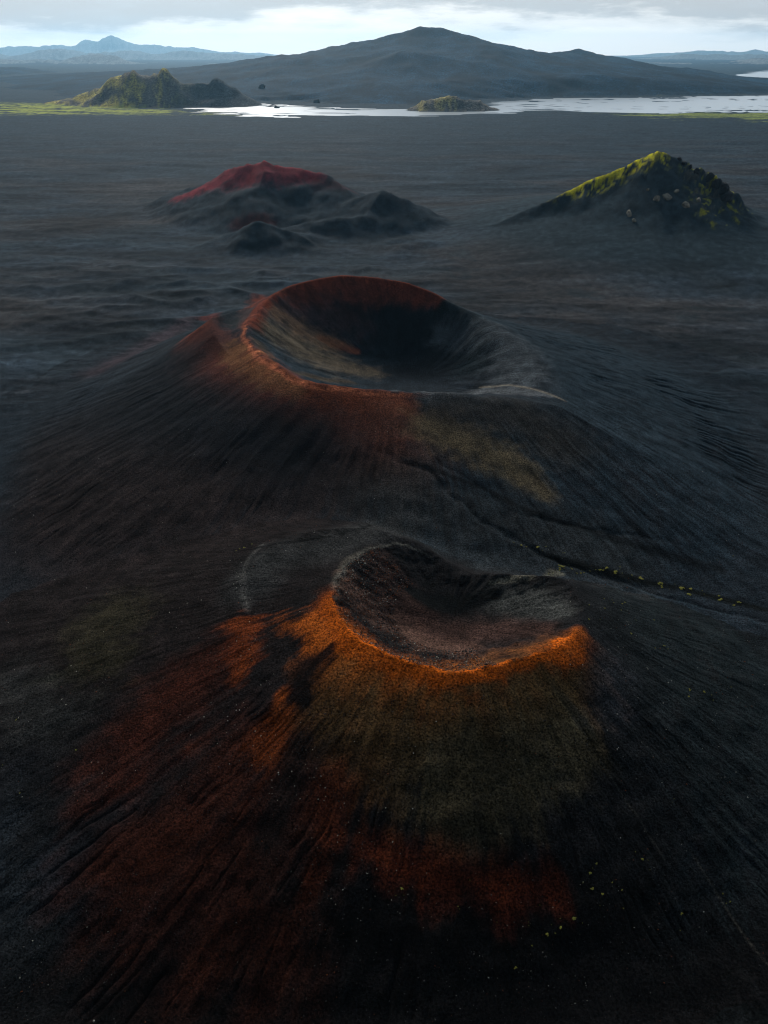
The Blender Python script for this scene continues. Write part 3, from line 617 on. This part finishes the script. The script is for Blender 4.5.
# sky ---------------------------------------------------------------------------
SUN_EL, SUN_AZ = 28.0, -12.0            # azimuth measured from +Y towards +X
w = bpy.data.worlds.new('World'); scene.world = w; w.use_nodes = True
nt = w.node_tree; nt.nodes.clear(); L = nt.links.new
wo = nd(nt, 'ShaderNodeOutputWorld'); bg = nd(nt, 'ShaderNodeBackground'); bg.inputs['Strength'].default_value = .1
L(bg.outputs[0], wo.inputs[0])
sky = nd(nt, 'ShaderNodeTexSky', sky_type='NISHITA', sun_disc=False)
sky.sun_elevation = math.radians(SUN_EL); sky.sun_rotation = math.radians(SUN_AZ)
tc = nd(nt, 'ShaderNodeTexCoord'); G = tc.outputs['Generated']
sep = nd(nt, 'ShaderNodeSeparateXYZ'); L(G, sep.inputs[0])
mp = nd(nt, 'ShaderNodeVectorMath', operation='MULTIPLY'); L(G, mp.inputs[0]); mp.inputs[1].default_value = (1, 1, 6)
c1 = noise(nt, mp.outputs[0], 2.6, 6, .6); c2 = noise(nt, mp.outputs[0], 11, 5, .6)
# overcast: bright strip over the horizon, grey base of the cloud deck, dark deck behind and overhead
el = math_n(nt, 'ADD', sep.outputs[2], math_n(nt, 'MULTIPLY', math_n(nt, 'SUBTRACT', c1, .5), .09))
el = math_n(nt, 'ADD', el, math_n(nt, 'MULTIPLY', math_n(nt, 'SUBTRACT', c2, .5), .04))
cr = nd(nt, 'ShaderNodeValToRGB'); L(el, cr.inputs[0])
r = cr.color_ramp; r.interpolation = 'EASE'
stops = [(0.0, (11.5, 10.6, 9.6)), (.014, (11.0, 10.4, 9.7)), (.026, (9.2, 8.9, 8.5)), (.040, (4.9, 4.9, 4.9)), (.075, (5.4, 5.7, 6.0)), (.16, (6.2, 7.1, 8.0)), (.45, (2.8, 3.6, 4.5)), (1.0, (1.4, 1.9, 2.4))]
while len(r.elements) < len(stops): r.elements.new(.5)
for e, (p, c) in zip(r.elements, stops): e.position = p; e.color = (*[v / 22 for v in c], 1)
# brighter towards the hidden sun, heavy cloud behind
sd = (math.sin(math.radians(SUN_AZ)) , math.cos(math.radians(SUN_AZ)), 0)
dt = nd(nt, 'ShaderNodeVectorMath', operation='DOT_PRODUCT'); L(G, dt.inputs[0]); dt.inputs[1].default_value = (.35, .94, .0)
br = maprange(nt, dt.outputs['Value'], -.6, .7, .16, 1.0)
sc = nd(nt, 'ShaderNodeVectorMath', operation='SCALE'); L(cr.outputs[0], sc.inputs[0]); L(math_n(nt, 'MULTIPLY', br, 22.0), sc.inputs['Scale'])
mix = nd(nt, 'ShaderNodeMix', data_type='RGBA'); mix.inputs[0].default_value = .97
L(sky.outputs[0], mix.inputs[6]); L(sc.outputs[0], mix.inputs[7]); L(mix.outputs[2], bg.inputs['Color'])

sl = bpy.data.lights.new('sun', 'SUN'); sl.energy = 3.0; sl.angle = math.radians(14); sl.color = (1, .97, .92)
so = put(bpy.data.objects.new('sun', sl))
from mathutils import Vector
sv = Vector((math.sin(math.radians(SUN_AZ)) * math.cos(math.radians(SUN_EL)), math.cos(math.radians(SUN_AZ)) * math.cos(math.radians(SUN_EL)), math.sin(math.radians(SUN_EL))))
so.rotation_euler = sv.to_track_quat('Z', 'Y').to_euler(); so.location = sv * 900

# haze: one closed box of even, thin, bluish air ---------------------------------
bm = bmesh.new(); bmesh.ops.create_cube(bm, size=1)
for v in bm.verts:
    v.co = ((v.co.x) * 100000, -2000 if v.co.y < 0 else 46500, -4 if v.co.z < 0 else 1000)
me = bpy.data.meshes.new('haze'); bm.to_mesh(me); bm.free()
m = bpy.data.materials.new('haze_air'); m.use_nodes = True; nt = m.node_tree; nt.nodes.clear()
out = nd(nt, 'ShaderNodeOutputMaterial'); pv = nd(nt, 'ShaderNodeVolumePrincipled')
pv.inputs['Color'].default_value = (.36, .68, .95, 1); pv.inputs['Density'].default_value = 1.9e-5; pv.inputs['Anisotropy'].default_value = .5
nt.links.new(pv.outputs[0], out.inputs['Volume']); me.materials.append(m)
put(bpy.data.objects.new('haze', me), 'thin pale blue haze over the far plain and mountains', 'haze', kind='stuff')

SPOTS = {
    'gully_moss': [(58.9, 251.0), (62.5, 249.8), (70.1, 248.8), (74.0, 250.0), (81.2, 246.5), (81.1, 240.2), (78.3, 237.6), (74.6, 234.8), (87.3, 235.8), (96.5, 238.4), (99.9, 239.6), (103.2, 238.0), (106.6, 238.3), (123.5, 235.6), (123.7, 233.3), (136.9, 232.1), (130.5, 235.9), (132.5, 233.7), (155.8, 226.4), (147.8, 227.4), (141.9, 230.7), (114.7, 237.1), (111.1, 237.8), (91.7, 237.5), (83.9, 238.4), (99.7, 239.7), (97.9, 238.5), (59.3, 250.7), (88.2, 238.2), (82.9, 240.8), (73.9, 249.7), (106.6, 241.8), (82.0, 246.6), (134.7, 230.0), (88.8, 236.4), (71.8, 246.9), (64.9, 249.4), (152.6, 224.4), (80.2, 238.3), (148.3, 229.7), (106.0, 240.3), (94.6, 238.4), (72.5, 234.1), (79.4, 239.6), (77.8, 236.6), (141.8, 232.7), (136.6, 233.4), (85.5, 235.7), (70.0, 249.1), (126.9, 232.6), (83.5, 239.3)],
    'east_moss': [(75.1, 188.4), (90.2, 194.7), (95.1, 190.9), (125.6, 256.5), (155.9, 252.5), (97.7, 176.8), (103.5, 178.5), (105.7, 161.2), (111.1, 161.6), (113.7, 159.3), (123.8, 167.1), (77.3, 181.1), (88.5, 200.6), (84.6, 199.1), (165.3, 256.4), (102.2, 179.5), (92.6, 200.1), (104.4, 195.7), (89.7, 180.9), (88.5, 198.8), (113.9, 161.2), (72.2, 178.6), (94.4, 202.1), (104.1, 158.3), (82.1, 190.6)],
    'west_moss': [(-62.2, 228.9), (-60.7, 229.8), (-59.1, 230.5), (-56.0, 232.5)],
    'slope_moss': [(4.8, 95.8), (57.0, 100.9), (56.9, 97.3), (29.9, 89.1), (38.3, 88.6), (45.1, 87.2), (50.8, 90.7), (65.4, 97.5), (19.7, 92.1), (33.6, 79.9), (96.4, 97.0), (46.9, 88.6), (41.9, 93.1), (58.4, 93.7), (23.3, 97.8), (74.6, 105.0), (86.0, 120.6), (79.9, 89.7), (38.6, 84.4), (74.5, 102.5), (43.0, 86.9), (71.3, 106.8), (72.9, 105.1), (20.1, 91.5), (86.9, 121.7), (64.9, 93.5), (51.9, 87.5), (52.9, 89.7), (57.2, 97.5), (63.0, 99.1), (81.2, 93.2), (54.7, 98.7), (95.0, 96.5), (59.1, 103.0), (57.9, 102.0), (44.4, 89.0), (38.3, 89.3), (3.2, 94.2), (59.6, 96.3), (47.0, 90.4), (94.8, 98.8), (5.3, 94.2)],
    'far_left_moss': [(-112.9, 126.9), (-123.5, 137.7), (-98.7, 138.8), (-126.0, 154.1)],
    'crag': [(374.1, 967.7), (380.6, 965.3), (386.1, 957.1), (393.5, 950.1), (407.3, 942.2), (414.0, 933.4), (421.3, 928.9), (426.8, 921.0)],
    'pale': [(294.6, 881.2), (297.5, 867.6), (329.2, 896.4), (344.3, 902.4), (362.8, 885.9), (356.7, 910.4), (383.2, 901.2), (323.8, 915.2)],
    'lakeside': [(-634.5, 4178.2), (-309.8, 3675.9), (-457.4, 3386.2)],
    'west_stone': [(-54.6, 206.5), (-58.0, 209.4), (-57.5, 216.6), (-50.4, 211.5), (-54.5, 199.6), (-51.8, 202.7), (-54.4, 208.6), (-56.6, 206.0), (-55.9, 198.9), (-55.9, 193.7), (-51.9, 193.2), (-52.0, 197.8), (-47.9, 179.8), (-46.5, 184.0), (-50.3, 189.1), (-50.7, 190.3), (-48.7, 169.2), (-51.0, 171.0), (-45.3, 174.1), (-44.4, 170.8), (-40.9, 166.2), (-45.2, 168.0), (-45.8, 166.3), (-44.8, 162.4), (-48.4, 164.4), (-46.6, 167.0), (-39.7, 167.3), (-44.1, 161.4), (-36.0, 155.1), (-36.9, 151.6), (-39.9, 152.2), (-38.2, 153.2), (-43.2, 144.6), (-39.8, 151.7), (-39.3, 142.6), (-44.2, 144.7), (-46.6, 139.7), (-45.7, 144.1), (-46.8, 144.2), (-47.0, 146.2), (-44.8, 146.5), (-57.3, 143.7), (-49.1, 141.3), (-49.4, 142.7), (-49.0, 137.6), (-51.4, 141.3), (-45.5, 138.2), (-51.4, 134.6), (-33.3, 135.4), (-37.3, 133.6), (-37.0, 136.9), (-37.8, 135.6), (-34.3, 129.1), (-39.5, 127.0), (-36.2, 126.3), (-34.0, 128.3), (-31.0, 123.6), (-32.9, 122.2), (-27.7, 123.0), (-31.2, 124.1), (-33.3, 118.8), (-32.5, 118.7), (-32.7, 120.4), (-30.7, 116.8), (-27.2, 124.2), (-24.2, 117.0), (-26.0, 120.4), (-25.4, 118.0), (-21.8, 122.1), (-20.5, 122.2), (-20.0, 124.6), (-23.2, 125.8), (-18.5, 120.1), (-17.7, 122.9), (-17.1, 119.4), (-18.4, 122.4)],
    'front_stone': [(-11.1, 114.5), (9.2, 109.9), (10.4, 122.1), (-10.1, 100.6), (11.2, 109.5), (-15.5, 124.7), (-2.9, 121.0), (7.7, 93.2), (-16.8, 117.2), (7.9, 101.2), (8.2, 114.0), (-18.9, 116.5), (7.8, 117.3), (-10.0, 110.7), (-7.1, 111.0), (13.1, 122.6), (-22.0, 89.3), (10.3, 87.4), (-6.1, 88.7), (13.3, 119.7), (5.4, 93.3), (2.5, 106.3), (-12.4, 114.2), (-15.5, 127.6), (-0.5, 116.5), (8.7, 127.9), (11.6, 99.1), (12.0, 91.1), (11.6, 103.8), (-22.2, 97.1), (-17.2, 116.2), (2.4, 106.1), (-6.9, 89.2), (0.5, 114.0), (-12.9, 92.1), (-4.6, 95.1), (-10.1, 120.8), (-2.4, 93.8), (-16.1, 95.1), (12.1, 94.6), (9.3, 129.6), (1.1, 92.1), (-22.2, 117.7), (-12.9, 105.9), (-6.9, 108.2), (7.4, 129.9), (-22.5, 124.6), (-19.8, 127.7), (14.0, 92.7), (-20.1, 107.0), (-11.4, 115.4), (-9.5, 100.7), (-0.5, 113.0), (-16.4, 114.9), (-18.4, 104.7), (4.6, 112.3), (-21.3, 122.1), (-8.7, 102.4), (7.3, 112.6), (7.7, 102.1), (-11.0, 95.2), (-15.7, 97.4), (-14.1, 93.4), (-10.0, 96.2), (-15.4, 99.5), (1.3, 95.0), (-17.3, 92.6), (0.9, 99.4), (4.5, 103.6), (-5.6, 91.3), (3.6, 90.6), (-12.9, 107.5), (-2.6, 105.5), (-6.2, 104.5), (2.0, 93.2), (-1.4, 97.2), (-4.8, 98.7), (-2.5, 95.8), (-2.0, 99.6), (7.7, 96.1), (4.2, 90.3), (-11.4, 106.9), (3.4, 99.8), (-4.6, 98.4), (-4.3, 104.1)],
    'lower_stone': [(53.8, 98.1), (51.1, 73.7), (15.6, 90.1), (41.8, 76.5), (26.1, 94.7), (25.5, 82.2), (54.4, 89.3), (32.5, 88.4), (31.5, 87.7), (16.5, 84.9), (67.1, 89.5), (55.4, 96.5), (49.1, 78.8), (49.3, 85.7), (38.1, 81.5), (64.4, 97.3), (16.8, 78.3), (63.1, 86.1), (35.7, 79.5), (22.7, 92.0), (22.7, 82.9), (30.0, 93.1), (47.9, 73.1), (27.7, 79.7), (33.6, 75.7), (45.4, 92.8), (25.0, 99.3), (38.8, 89.0), (21.7, 89.3), (28.9, 77.8), (18.9, 71.7), (38.0, 82.7), (36.6, 76.3), (57.5, 84.9), (37.7, 79.4), (60.4, 89.4), (50.1, 72.9), (38.7, 93.5), (24.4, 79.3), (47.1, 72.9), (61.2, 94.2), (22.9, 92.3), (21.8, 79.4), (57.2, 74.7), (25.2, 75.4), (29.4, 87.6), (54.7, 98.7), (16.5, 75.9), (28.4, 89.6), (43.3, 80.8), (12.5, 89.8), (36.1, 86.0), (23.3, 83.0), (66.4, 90.3), (43.6, 97.0)],
    'east_stone': [(71.6, 138.6), (91.1, 143.2), (83.3, 160.6), (90.9, 165.6), (90.2, 187.4), (69.5, 138.3), (70.9, 173.3), (71.6, 136.3), (97.9, 167.9), (72.5, 155.2), (67.3, 152.5), (80.9, 178.6), (71.7, 156.6), (71.2, 167.3), (82.1, 135.7), (75.7, 160.0), (84.8, 161.0), (65.9, 138.0), (67.8, 161.1), (72.7, 164.8), (73.5, 148.0), (92.6, 152.3), (84.2, 176.5), (81.4, 170.5), (74.0, 143.8), (80.9, 159.3), (69.3, 153.5), (83.6, 171.4), (70.1, 144.4), (60.5, 156.3), (62.1, 136.5), (82.8, 150.7), (81.3, 153.0), (90.4, 186.0), (78.7, 148.8), (60.7, 143.3), (95.4, 187.1), (73.1, 157.7), (70.8, 149.5), (64.1, 154.6), (78.1, 147.3), (79.2, 159.0), (100.5, 200.1), (91.0, 164.9), (64.8, 156.9), (66.1, 187.2), (76.6, 165.1), (91.4, 173.5), (65.5, 163.1), (99.3, 163.0), (102.3, 139.4), (94.0, 139.6), (73.1, 131.3), (64.8, 132.3), (102.5, 142.8), (86.9, 108.3), (134.0, 179.0), (107.0, 131.2), (67.3, 141.2), (84.9, 167.6), (85.9, 109.8), (75.4, 112.1), (117.6, 173.6), (111.7, 133.5), (113.0, 126.3), (112.0, 152.8), (100.6, 111.4), (117.0, 146.4), (108.4, 140.8), (76.5, 166.6), (71.1, 152.3), (71.6, 133.1), (103.4, 136.4), (84.2, 125.7), (80.6, 136.8), (111.1, 147.7), (67.7, 109.9), (109.6, 150.1), (83.1, 132.7), (106.4, 161.7), (66.5, 151.0), (124.1, 174.5), (97.3, 161.2), (80.2, 157.2), (94.2, 162.5), (69.3, 158.2), (72.1, 133.6), (73.2, 166.6), (90.3, 142.3), (122.8, 184.2)],
}
# ------------------------------------------------------------------ loose things
def simple_mat(name, c0, c1, scale, rough=.9):
    m, nt, b, out = nmat(name)
    geo = nd(nt, 'ShaderNodeNewGeometry')
    f = noise(nt, geo.outputs['Position'], scale, 5, .65)
    rp = nd(nt, 'ShaderNodeValToRGB'); rp.color_ramp.elements[0].position = .36; rp.color_ramp.elements[1].position = .64
    rp.color_ramp.elements[0].color = (*c0, 1); rp.color_ramp.elements[1].color = (*c1, 1)
    nt.links.new(f, rp.inputs[0]); nt.links.new(rp.outputs[0], b.inputs['Base Color'])
    b.inputs['Roughness'].default_value = rough; b.inputs['Specular IOR Level'].default_value = .1
    bp = nd(nt, 'ShaderNodeBump'); bp.inputs['Strength'].default_value = .7; bp.inputs['Distance'].default_value = .3 / scale
    nt.links.new(f, bp.inputs['Height']); nt.links.new(bp.outputs[0], b.inputs['Normal'])
    return m
M_PALE = simple_mat('lichened_stone', (.16, .15, .13), (.42, .40, .34), 5)
M_MOSS = simple_mat('moss', (.04, .042, .012), (.20, .185, .03), 6)
M_CRAG = simple_mat('dark_lava', (.008, .009, .011), (.030, .030, .032), .35)
M_TUFF = simple_mat('pale_tuff', (.12, .11, .09), (.34, .30, .23), .3)

def rock_mesh(name, mat, seed, sub=2, flat=.75, tall=1.0):
    """angular boulder: a ball cut by random planes"""
    rnd = random.Random(seed); bm = bmesh.new(); bmesh.ops.create_icosphere(bm, subdivisions=sub, radius=1)
    planes = []
    for k in range(11):
        n = Vector((rnd.gauss(0, 1), rnd.gauss(0, 1), rnd.gauss(0, 1))).normalized(); planes.append((n, rnd.uniform(.5, .85)))
    for v in bm.verts:
        p = v.co.normalized(); s = 1.0
        for n, h in planes:
            d = p.dot(n)
            if d > 1e-4: s = min(s, h / d)
        s *= 1 + rnd.uniform(-.05, .05)
        v.co = Vector((p.x * s, p.y * s * flat, p.z * s * tall))
    me = bpy.data.meshes.new(name); bm.to_mesh(me); bm.free(); me.materials.append(mat); return me

def moss_mesh(name, seed):
    """cushion of moss: a handful of fused lumpy domes"""
    rnd = random.Random(seed); bm = bmesh.new()
    for k in range(rnd.randint(6, 13)):
        r = rnd.uniform(.16, .5); a = rnd.uniform(0, 6.28); q = rnd.uniform(0, 1.1)
        g = bmesh.ops.create_icosphere(bm, subdivisions=2, radius=r)
        for v in g['verts']:
            v.co = Vector((v.co.x * rnd.uniform(.9, 1.12) + math.cos(a) * q, v.co.y * rnd.uniform(.9, 1.12) + math.sin(a) * q * .6, v.co.z * .42 * rnd.uniform(.85, 1.2)))
    me = bpy.data.meshes.new(name); bm.to_mesh(me); bm.free(); me.materials.append(M_MOSS); return me

def ground_at(pts):
    P = np.array(pts, float); return terrain(P[:, 0], P[:, 1])[0]

def scatter(kind, name, meshes, label, cat, group, smin_, smax_, sink, power=1.6):
    pts = SPOTS[kind]; zs = ground_at(pts)
    for (x, y), z in zip(pts, zs):
        s = smin_ + (smax_ - smin_) * random.random() ** power
        o = bpy.data.objects.new(name, random.choice(meshes)); o.location = (x, y, float(z) + s * sink)
        o.rotation_euler = (random.uniform(-.2, .2), random.uniform(-.2, .2), random.uniform(0, 6.28))
        o.scale = (s, s * random.uniform(.8, 1.1), s * random.uniform(.8, 1.1))
        put(o, label, cat, group)

MOSS = [moss_mesh('moss_cushion', k) for k in range(6)]
STONE = [rock_mesh('stone', M_PALE, 20 + k, 1) for k in range(8)]
scatter('gully_moss', 'moss_tuft', MOSS, 'yellow-green moss tuft growing along the dark gully right of the near crater', 'moss', 'moss tufts along the gully', .3, 1.5, .05, 2.6)
scatter('east_moss', 'moss_tuft', MOSS, 'small moss tuft scattered on the dark slope below the gully, right side', 'moss', 'moss tufts on the right slope', .25, .8, .05, 2.2)
scatter('west_moss', 'moss_tuft', MOSS, 'tiny yellow moss tuft by the pale plateau edge left of the near crater', 'moss', 'moss tufts at the plateau edge', .45, .7, .05)
scatter('slope_moss', 'moss_tuft', MOSS, 'moss tuft on the dark red and black slope below the near crater', 'moss', 'moss tufts on the lower slope', .14, .62, .05, 2.2)
scatter('far_left_moss', 'moss_tuft', MOSS, 'lone moss tuft on the dark ash near the left edge', 'moss', 'moss tufts at the left edge', .3, .55, .05)
scatter('west_stone', 'stone', STONE, 'small pale stone on the ridge running down left of the near crater', 'stone', 'stones down the left ridge', .14, .36, .2)
scatter('front_stone', 'stone', STONE, 'small pale stone on the front slope beneath the near crater rim', 'stone', 'stones on the front slope', .10, .30, .2, 2.2)
scatter('lower_stone', 'stone', STONE, 'small pale stone on the dark slope at the bottom of the picture', 'stone', 'stones at the foot of the slope', .08, .24, .2, 2.2)
scatter('east_stone', 'stone', STONE, 'small pale stone on the black flank right of the orange rim', 'stone', 'stones on the right flank', .12, .32, .2, 2.2)

# crags and tuff outcrops on the mossy hill
CR = ['small dark crag just right of the mossy hill summit', 'second dark crag down the right ridge of the mossy hill', 'third dark crag down the right ridge of the mossy hill',
      'dark crag midway along the right ridge of the mossy hill', 'tall dark crag low on the right ridge of the mossy hill', 'broad dark crag above the end of the mossy ridge',
      'big black crag near the end of the mossy right ridge', 'lowest black crag where the mossy ridge drops away']
CS = [3.2, 3.6, 4.6, 5.2, 6.6, 7.4, 9.6, 8.6]
for k, ((x, y), z) in enumerate(zip(SPOTS['crag'], ground_at(SPOTS['crag']))):
    o = bpy.data.objects.new('crag', rock_mesh('crag', M_CRAG, 60 + k, 3, .8, .95)); s = CS[k]
    o.location = (x, y, float(z) + s * .35); o.scale = (s * random.uniform(.7, 1.2), s, s * random.uniform(.8, 1.15)); o.rotation_euler = (.3 * random.uniform(-1, 1), .5 * random.uniform(-1, 1), random.uniform(0, 6))
    put(o, CR[k], 'crag', 'crags along the mossy ridge')
PL = ['pale rock standing low on the left front of the mossy hill', 'smaller pale rock just below the lone front outcrop', 'pale outcrop in the middle of the mossy hill face', 'pale outcrop beside yellow moss on the hill face',
      'pale outcrop low on the right face of the mossy hill', 'pale rock high among moss patches on the hill face', 'rightmost pale rock on the mossy hill face', 'brownish rock high on the dark left face of hill']
PS = [5.6, 3.4, 5.6, 6.2, 5.2, 3.6, 3.6, 2.6]
for k, ((x, y), z) in enumerate(zip(SPOTS['pale'], ground_at(SPOTS['pale']))):
    o = bpy.data.objects.new('outcrop', rock_mesh('outcrop', M_TUFF, 80 + k, 3, .8, .9)); s = PS[k]
    o.location = (x, y, float(z) + s * .15); o.scale = (s * 1.1, s, s); o.rotation_euler = (.3, .3 * random.uniform(-1, 1), random.uniform(0, 6))
    put(o, PL[k], 'rock', 'pale outcrops on the mossy hill')
LK = [('dark rock stack at the foot of the mountain right of the green hill', 17), ('reddish dark rock mound at the mountain foot behind the lake', 15), ('small black rock islet in the pale lake', 10)]
for k, ((x, y), z) in enumerate(zip(SPOTS['lakeside'], ground_at(SPOTS['lakeside']))):
    s = LK[k][1]; o = bpy.data.objects.new('rock_stack', rock_mesh('rock_stack', M_CRAG, 95 + k, 3, .9, .9))
    o.location = (x, y, max(float(z), -.4) + s * .05); o.scale = (s * 1.2, s, s * 1.2); put(o, LK[k][0], 'rock')

# loose slag lying over the near slopes, far too much to count
def rubble(name, label, pts, sizes, mats, seed):
    rs = np.random.RandomState(seed); n = len(pts)
    base = np.array([(1, 0, 0), (0, 1, 0), (-1, 0, 0), (0, -1, 0), (0, 0, 1), (0, 0, -1)], float)
    tri = np.array([(0, 1, 4), (1, 2, 4), (2, 3, 4), (3, 0, 4), (1, 0, 5), (2, 1, 5), (3, 2, 5), (0, 3, 5)])
    v = base[None] * rs.uniform(.6, 1.3, (n, 6, 1)) + rs.normal(0, .18, (n, 6, 3))
    a = rs.uniform(0, 6.28, n); ca, sa = np.cos(a)[:, None], np.sin(a)[:, None]
    v = np.stack([v[..., 0] * ca - v[..., 1] * sa, v[..., 0] * sa + v[..., 1] * ca, v[..., 2] * .75], -1) * sizes[:, None, None]
    zz = ground_at(pts); v += np.concatenate([pts, (zz + sizes * .15)[:, None]], 1)[:, None, :]
    f = (tri[None] + (np.arange(n) * 6)[:, None, None]).reshape(-1, 3)
    me = bpy.data.meshes.new(name); me.vertices.add(n * 6); me.vertices.foreach_set('co', v.astype(np.float32).ravel())
    me.loops.add(len(f) * 3); me.loops.foreach_set('vertex_index', f.astype(np.int32).ravel())
    me.polygons.add(len(f)); me.polygons.foreach_set('loop_start', np.arange(0, len(f) * 3, 3, dtype=np.int32))
    me.polygons.foreach_set('material_index', np.repeat(rs.choice(len(mats), n, p=[w for _, w in mats]), 8).astype(np.int32))
    me.update(calc_edges=True)
    for m_, _ in mats: me.materials.append(m_)
    put(bpy.data.objects.new(name, me), label, 'rubble', kind='stuff')
M_S1 = simple_mat('black_slag', (.004, .004, .005), (.014, .013, .013), 4)
M_S2 = simple_mat('grey_slag', (.03, .03, .03), (.075, .07, .065), 4)
M_S3 = simple_mat('rust_slag', (.05, .015, .006), (.14, .04, .012), 4)
rs = np.random.RandomState(5)
# rubble covering the left inner wall of the near crater
n = 9000
a = np.radians(rs.uniform(135, 285, n)); q = rs.uniform(.42, .99, n) ** .8
R2 = np.interp(((a + math.pi) % (2 * math.pi)) - math.pi, F_TAB[0], F_TAB[1])
pts = np.stack([FC[0] + np.cos(a) * R2 * q, FC[1] + np.sin(a) * R2 * q], 1)
rubble('rubble', 'rough brown rubble covering the left inside wall of the near crater', pts, .10 + .30 * rs.rand(n) ** 2.5, [(M_S1, .34), (M_S2, .34), (M_S3, .28), (M_PALE, .04)], 11)
n = 42000
D_ = rs.uniform(55, 330, n); pts = np.stack([rs.uniform(-1, 1, n) * (110 + D_ * .45), D_], 1)
keep = (np.hypot(pts[:, 0] - FC[0], pts[:, 1] - FC[1]) > 42) & (fbm(pts[:, 0] / 30, pts[:, 1] / 30, 3, 301) + rs.normal(0, .3, n) > -.05)
pts = pts[keep]; n = len(pts)
rubble('rubble', 'loose dark slag scattered over the slopes around the near crater', pts, .07 + .22 * rs.rand(n) ** 3, [(M_S1, .62), (M_S2, .27), (M_S3, .08), (M_PALE, .03)], 12)

# camera --------------------------------------------------------------------------
cd = bpy.data.cameras.new('camera'); cd.sensor_fit = 'VERTICAL'; cd.sensor_height = 24; cd.lens = 24 * 683 / 1024
cd.clip_start = .5; cd.clip_end = 120000
co = put(bpy.data.objects.new('camera', cd)); co.location = (0, 0, 200); co.rotation_euler = (math.radians(90 - 34), 0, 0)
scene.camera = co
vs = scene.view_settings; vs.view_transform = 'Standard'; vs.look = 'None'; vs.exposure = .32; vs.gamma = 1; vs.use_curve_mapping = False
scene.cycles.filter_width = 1.1; scene.cycles.max_bounces = 5; scene.cycles.diffuse_bounces = 2; scene.cycles.volume_bounces = 0; scene.cycles.use_denoising = True; scene.cycles.use_adaptive_sampling = False
